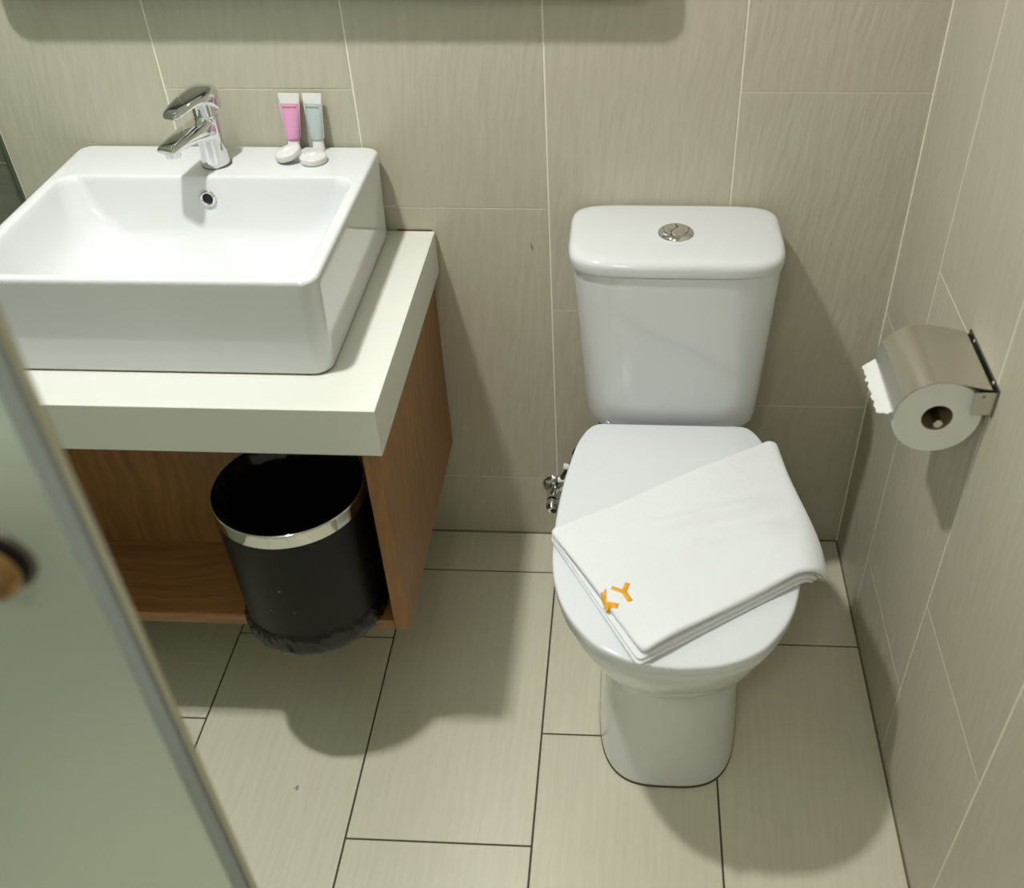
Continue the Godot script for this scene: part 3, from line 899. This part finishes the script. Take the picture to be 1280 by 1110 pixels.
func toiletries() -> void:
	var cap := mat(Color(0.92, 0.92, 0.91), 0.35)
	for k in 2:
		var gel: Color = [Color(0.92, 0.68, 0.83), Color(0.74, 0.80, 0.79)][k]
		var base: Vector3 = [Vector3(-0.9945, 0.8662, 0.0235), Vector3(-0.9545, 0.8662, 0.0235)][k]
		var top: Vector3 = [Vector3(-0.9920, 0.9540, 0.0085), Vector3(-0.9560, 0.9545, 0.0085)][k]
		var t := thing("cosmetic_tube", ["pink shampoo tube standing on its cap by the tiled wall", "pale grey-green shampoo tube standing on its cap by the tiled wall"][k], "cosmetic tube", base, "two hotel tubes")
		var up := (top - base).normalized()
		var sd := Vector3(1, 0, -0.10 + 0.25 * k).normalized()
		sd = (sd - up * sd.dot(up)).normalized()
		var fw := sd.cross(up).normalized()
		var sec := func(h: float, a: float, b: float) -> PackedVector3Array: return circle(base + up * (h * 0.935), 1.0, 28, sd * a, fw * b)
		part("cap", loft([sec.call(0.0, 0.0088, 0.0088), sec.call(0.001, 0.0094, 0.0094), sec.call(0.0165, 0.0090, 0.0090), sec.call(0.0172, 0.0084, 0.0084)]), cap, t)
		var film := mat(Color(gel.r, gel.g, gel.b, 1.0), 0.22)
		film.backlight_enabled = true
		film.backlight = Color(gel.r * 0.8, gel.g * 0.8, gel.b * 0.8)
		part("body", loft([sec.call(0.0172, 0.0088, 0.0088), sec.call(0.0200, 0.0104, 0.0100), sec.call(0.0222, 0.0110, 0.0102), sec.call(0.045, 0.0128, 0.0078), sec.call(0.065, 0.0140, 0.0050), sec.call(0.078, 0.0148, 0.0028)]), film, t, Vector3.ZERO, ["pink gel", "pale green gel"][k])
		var clear := mat(Color(0.93, 0.93, 0.92), 0.2)
		clear.backlight_enabled = true
		clear.backlight = Color(0.8, 0.8, 0.8)
		part("crimp", loft([sec.call(0.0778, 0.0150, 0.0028), sec.call(0.086, 0.0160, 0.0012), sec.call(0.0945, 0.0168, 0.0008)]), clear, t, Vector3.ZERO, "clear crimped end")
		part("side_seam", tube([base + up * 0.0206 + sd * 0.0112, base + up * 0.073 + sd * 0.0152], 0.0007, 6), clear, t)
		part("side_seam", tube([base + up * 0.0206 - sd * 0.0112, base + up * 0.073 - sd * 0.0152], 0.0007, 6), clear, t)
		var ink := mat([Color(0.72, 0.36, 0.30), Color(0.52, 0.50, 0.34)][k], 0.5)
		for j in 7:
			var o := part("print", cached_box(Vector3(0.0021, [0.0024, 0.0018, 0.0020][j % 3], 0.0003), 0.0001), ink, t, base + up * 0.0675 + sd * ((j - 3) * 0.0031) + fw * -0.0040 * (1.0 if fw.z < 0 else -1.0))
			o.basis = Basis(sd, up, sd.cross(up))
	# two wrapped round soaps, one tipped on the other
	var wrap := mat(Color(0.83, 0.83, 0.81), 0.3)
	for k in 2:
		var c: Vector3 = [Vector3(-0.9910, 0.8728, 0.0610), Vector3(-0.9525, 0.8663, 0.0660)][k]
		var ax: Vector3 = [Vector3(-0.27, 1.0, 0.10).normalized(), Vector3.UP][k]
		var s := thing("wrapped_soap", ["small round white wrapped soap tipped up against the other soap", "small round white wrapped soap lying flat on the basin edge"][k], "soap", c, "two wrapped soaps")
		var u := ax.cross(Vector3(0.1, 0.2, 0.9)).normalized()
		var v := ax.cross(u).normalized()
		var rings := []
		for q in [[0.0185, 0.0, 0.0], [0.0206, 0.0010, 0.0], [0.0213, 0.0035, 0.0], [0.0213, 0.0085, 0.0], [0.0205, 0.0106, 0.3], [0.0165, 0.0116, 1.0], [0.0090, 0.0119, 1.0], [0.0035, 0.0124, 0.6]]:
			var ring := PackedVector3Array()
			for j in 72:
				var a := TAU * j / 72
				ring.append(c + ax * (q[1] + 0.00045 * q[2] * sin(a * 18.0)) + u * (q[0] * cos(a)) + v * (q[0] * sin(a)))
			rings.append(ring)
		part("wrapper", loft(rings), wrap, s)
		part("sticker", lathe([[0.0052, 0.0], [0.0052, 0.0008], [0.0045, 0.0011], [0.0002, 0.0012]], c + ax * 0.0122, ax, 20), mat(Color(0.93, 0.93, 0.92), 0.4), s)

func valve() -> void:
	var v := thing("stop_valve", "small chrome water stop valve with white nuts on the wall behind the toilet", "valve", Vector3(-0.60, 0.14, 0.0))
	var c := Vector3(-0.5985, 0.1420, 0.0)
	part("wall_flange", lathe([[0.0235, 0.0005], [0.0235, 0.002], [0.0200, 0.006], [0.0120, 0.009], [0.0120, 0.009], [0.0085, 0.012]], c, Vector3.BACK, 32), M.chrome, v)
	part("body", tube([c + Vector3(0, 0, 0.008), c + Vector3(0, 0, 0.020), c + Vector3(0, 0, 0.030), c + Vector3(0, 0, 0.050)], [0.0095, 0.0095, 0.0125, 0.0120], 20), M.chrome, v)
	var k := part("handle", tube([c + Vector3(0, 0, 0.050), c + Vector3(0, -0.002, 0.056), c + Vector3(0, -0.003, 0.070), c + Vector3(0, -0.004, 0.076)], [0.0090, 0.0130, 0.0125, 0.0080], 18), M.chrome, v)
	part("handle_cap", lathe([[0.0060, 0.0], [0.0060, 0.0012], [0.0002, 0.0018]], c + Vector3(0.004, -0.004, 0.0762), Vector3.BACK, 16), mat(Color(0.05, 0.06, 0.20), 0.4), k, Vector3.ZERO, "dark blue cap")
	var nut := mat(Color(0.93, 0.94, 0.95), 0.35)
	part("outlet", tube([c + Vector3(0.0, 0.006, 0.036), c + Vector3(0.006, 0.022, 0.038), c + Vector3(0.010, 0.032, 0.040)], [0.0085, 0.0085, 0.0085], 16), M.chrome, v)
	part("nut", tube([c + Vector3(0.012, 0.052, 0.045), c + Vector3(0.042, 0.054, 0.045)], 0.0060, 16), nut, v, Vector3.ZERO, "white plastic nut")
	part("nut", tube([c + Vector3(0.024, 0.093, 0.050), c + Vector3(0.070, 0.083, 0.050)], 0.0062, 16), nut, v, Vector3.ZERO, "white plastic nut")
	part("hose", tube(smooth_path([c + Vector3(0.010, 0.032, 0.040), c + Vector3(0.028, 0.070, 0.046), c + Vector3(0.052, 0.120, 0.050), c + Vector3(0.095, 0.200, 0.060), c + Vector3(0.120, 0.285, 0.080)], 6), 0.0060, 14), M.steel_dark, v)
	part("hose_grip", lathe([[0.0075, -0.006], [0.0080, 0.0], [0.0075, 0.006]], c + Vector3(0.0505, 0.128, 0.050), Vector3(0.3, 0.9, 0.1).normalized(), 16), M.hole, v, Vector3.ZERO, "black rubber ring")

func mirror_and_lamp() -> void:
	# mirror over the basin, above the frame: throws the band of shade on the tiles below it
	var m := thing("wall_mirror", "wide mirror with rounded corners on the wall above the washbasin", "mirror", Vector3(-0.905, 1.10, 0.0))
	var glass := mat(Color(0.93, 0.95, 0.94), 0.02, 1.0)
	var o := []
	for q in [[0.0, 0.030], [0.0, 0.032], [-0.0015, 0.0335]]:
		var ring := PackedVector3Array()
		for p in rrect(-0.9045, 1.50, 0.4835 + q[0], 0.402 + q[0], 0.03, 0.0, 8):
			ring.append(Vector3(p.x, p.z, q[1]))
		o.append(ring)
	part("glass", loft(o), glass, m)
	o = []
	for z in [0.0005, 0.0298]:
		var ring := PackedVector3Array()
		for p in rrect(-0.9045, 1.50, 0.4830, 0.4015, 0.03, 0.0, 8):
			ring.append(Vector3(p.x, p.z, z))
		o.append(ring)
	part("backing", loft(o), mat(Color(0.35, 0.35, 0.34), 0.6), m)
	# ceiling with the lamp let into it
	var ce := setting("ceiling")
	var y := LAMP.y
	var hole := 0.045
	var x0 := -2.42
	var x1 := 0.12
	var z0 := -0.12
	var z1 := 2.52
	for b in [[x0, LAMP.x - hole, z0, z1], [LAMP.x + hole, x1, z0, z1], [LAMP.x - hole, LAMP.x + hole, z0, LAMP.z - hole], [LAMP.x - hole, LAMP.x + hole, LAMP.z + hole, z1]]:
		part("panel", bevel_box(Vector3(b[1] - b[0], 0.06, b[3] - b[2]), 0.0002), M.plaster, ce, Vector3((b[0] + b[1]) / 2, y + 0.03, (b[2] + b[3]) / 2))
	var l := thing("ceiling_downlight", "small round recessed ceiling lamp above the washbasin", "lamp", LAMP)
	part("housing", lathe([[0.047, -0.0015], [0.070, -0.0015], [0.070, 0.0], [0.046, 0.05], [0.044, 0.05], [0.044, -0.0015], [0.047, -0.0015]], LAMP, Vector3.UP, 40), mat(Color(0.9, 0.9, 0.9), 0.5), l)
	var glow := mat(Color(1, 1, 1), 0.5)
	glow.emission_enabled = true
	glow.emission = Color(1.0, 0.985, 0.95)
	glow.emission_energy_multiplier = 2.0
	var w := thing("ceiling_lamp", "round opal ceiling lamp near the front wall", "lamp", OPAL)
	part("base", lathe([[0.150, -0.014], [0.158, -0.012], [0.160, 0.0], [0.160, 0.0], [0.001, 0.0]], OPAL, Vector3.UP, 48), mat(Color(0.9, 0.9, 0.9), 0.5), w)
	var opal := mat(Color(0.95, 0.95, 0.95), 0.4)
	opal.emission_enabled = true
	opal.emission = Color(1.0, 0.99, 0.96)
	opal.emission_energy_multiplier = 1.0
	part("shade", lathe([[0.150, -0.014], [0.150, -0.030], [0.140, -0.044], [0.110, -0.049], [0.001, -0.050]], OPAL, Vector3.UP, 48), opal, w)
	part("bulb", lathe([[0.043, 0.012], [0.043, 0.004], [0.040, 0.002], [0.001, 0.001]], LAMP, Vector3.UP, 32), glow, l)
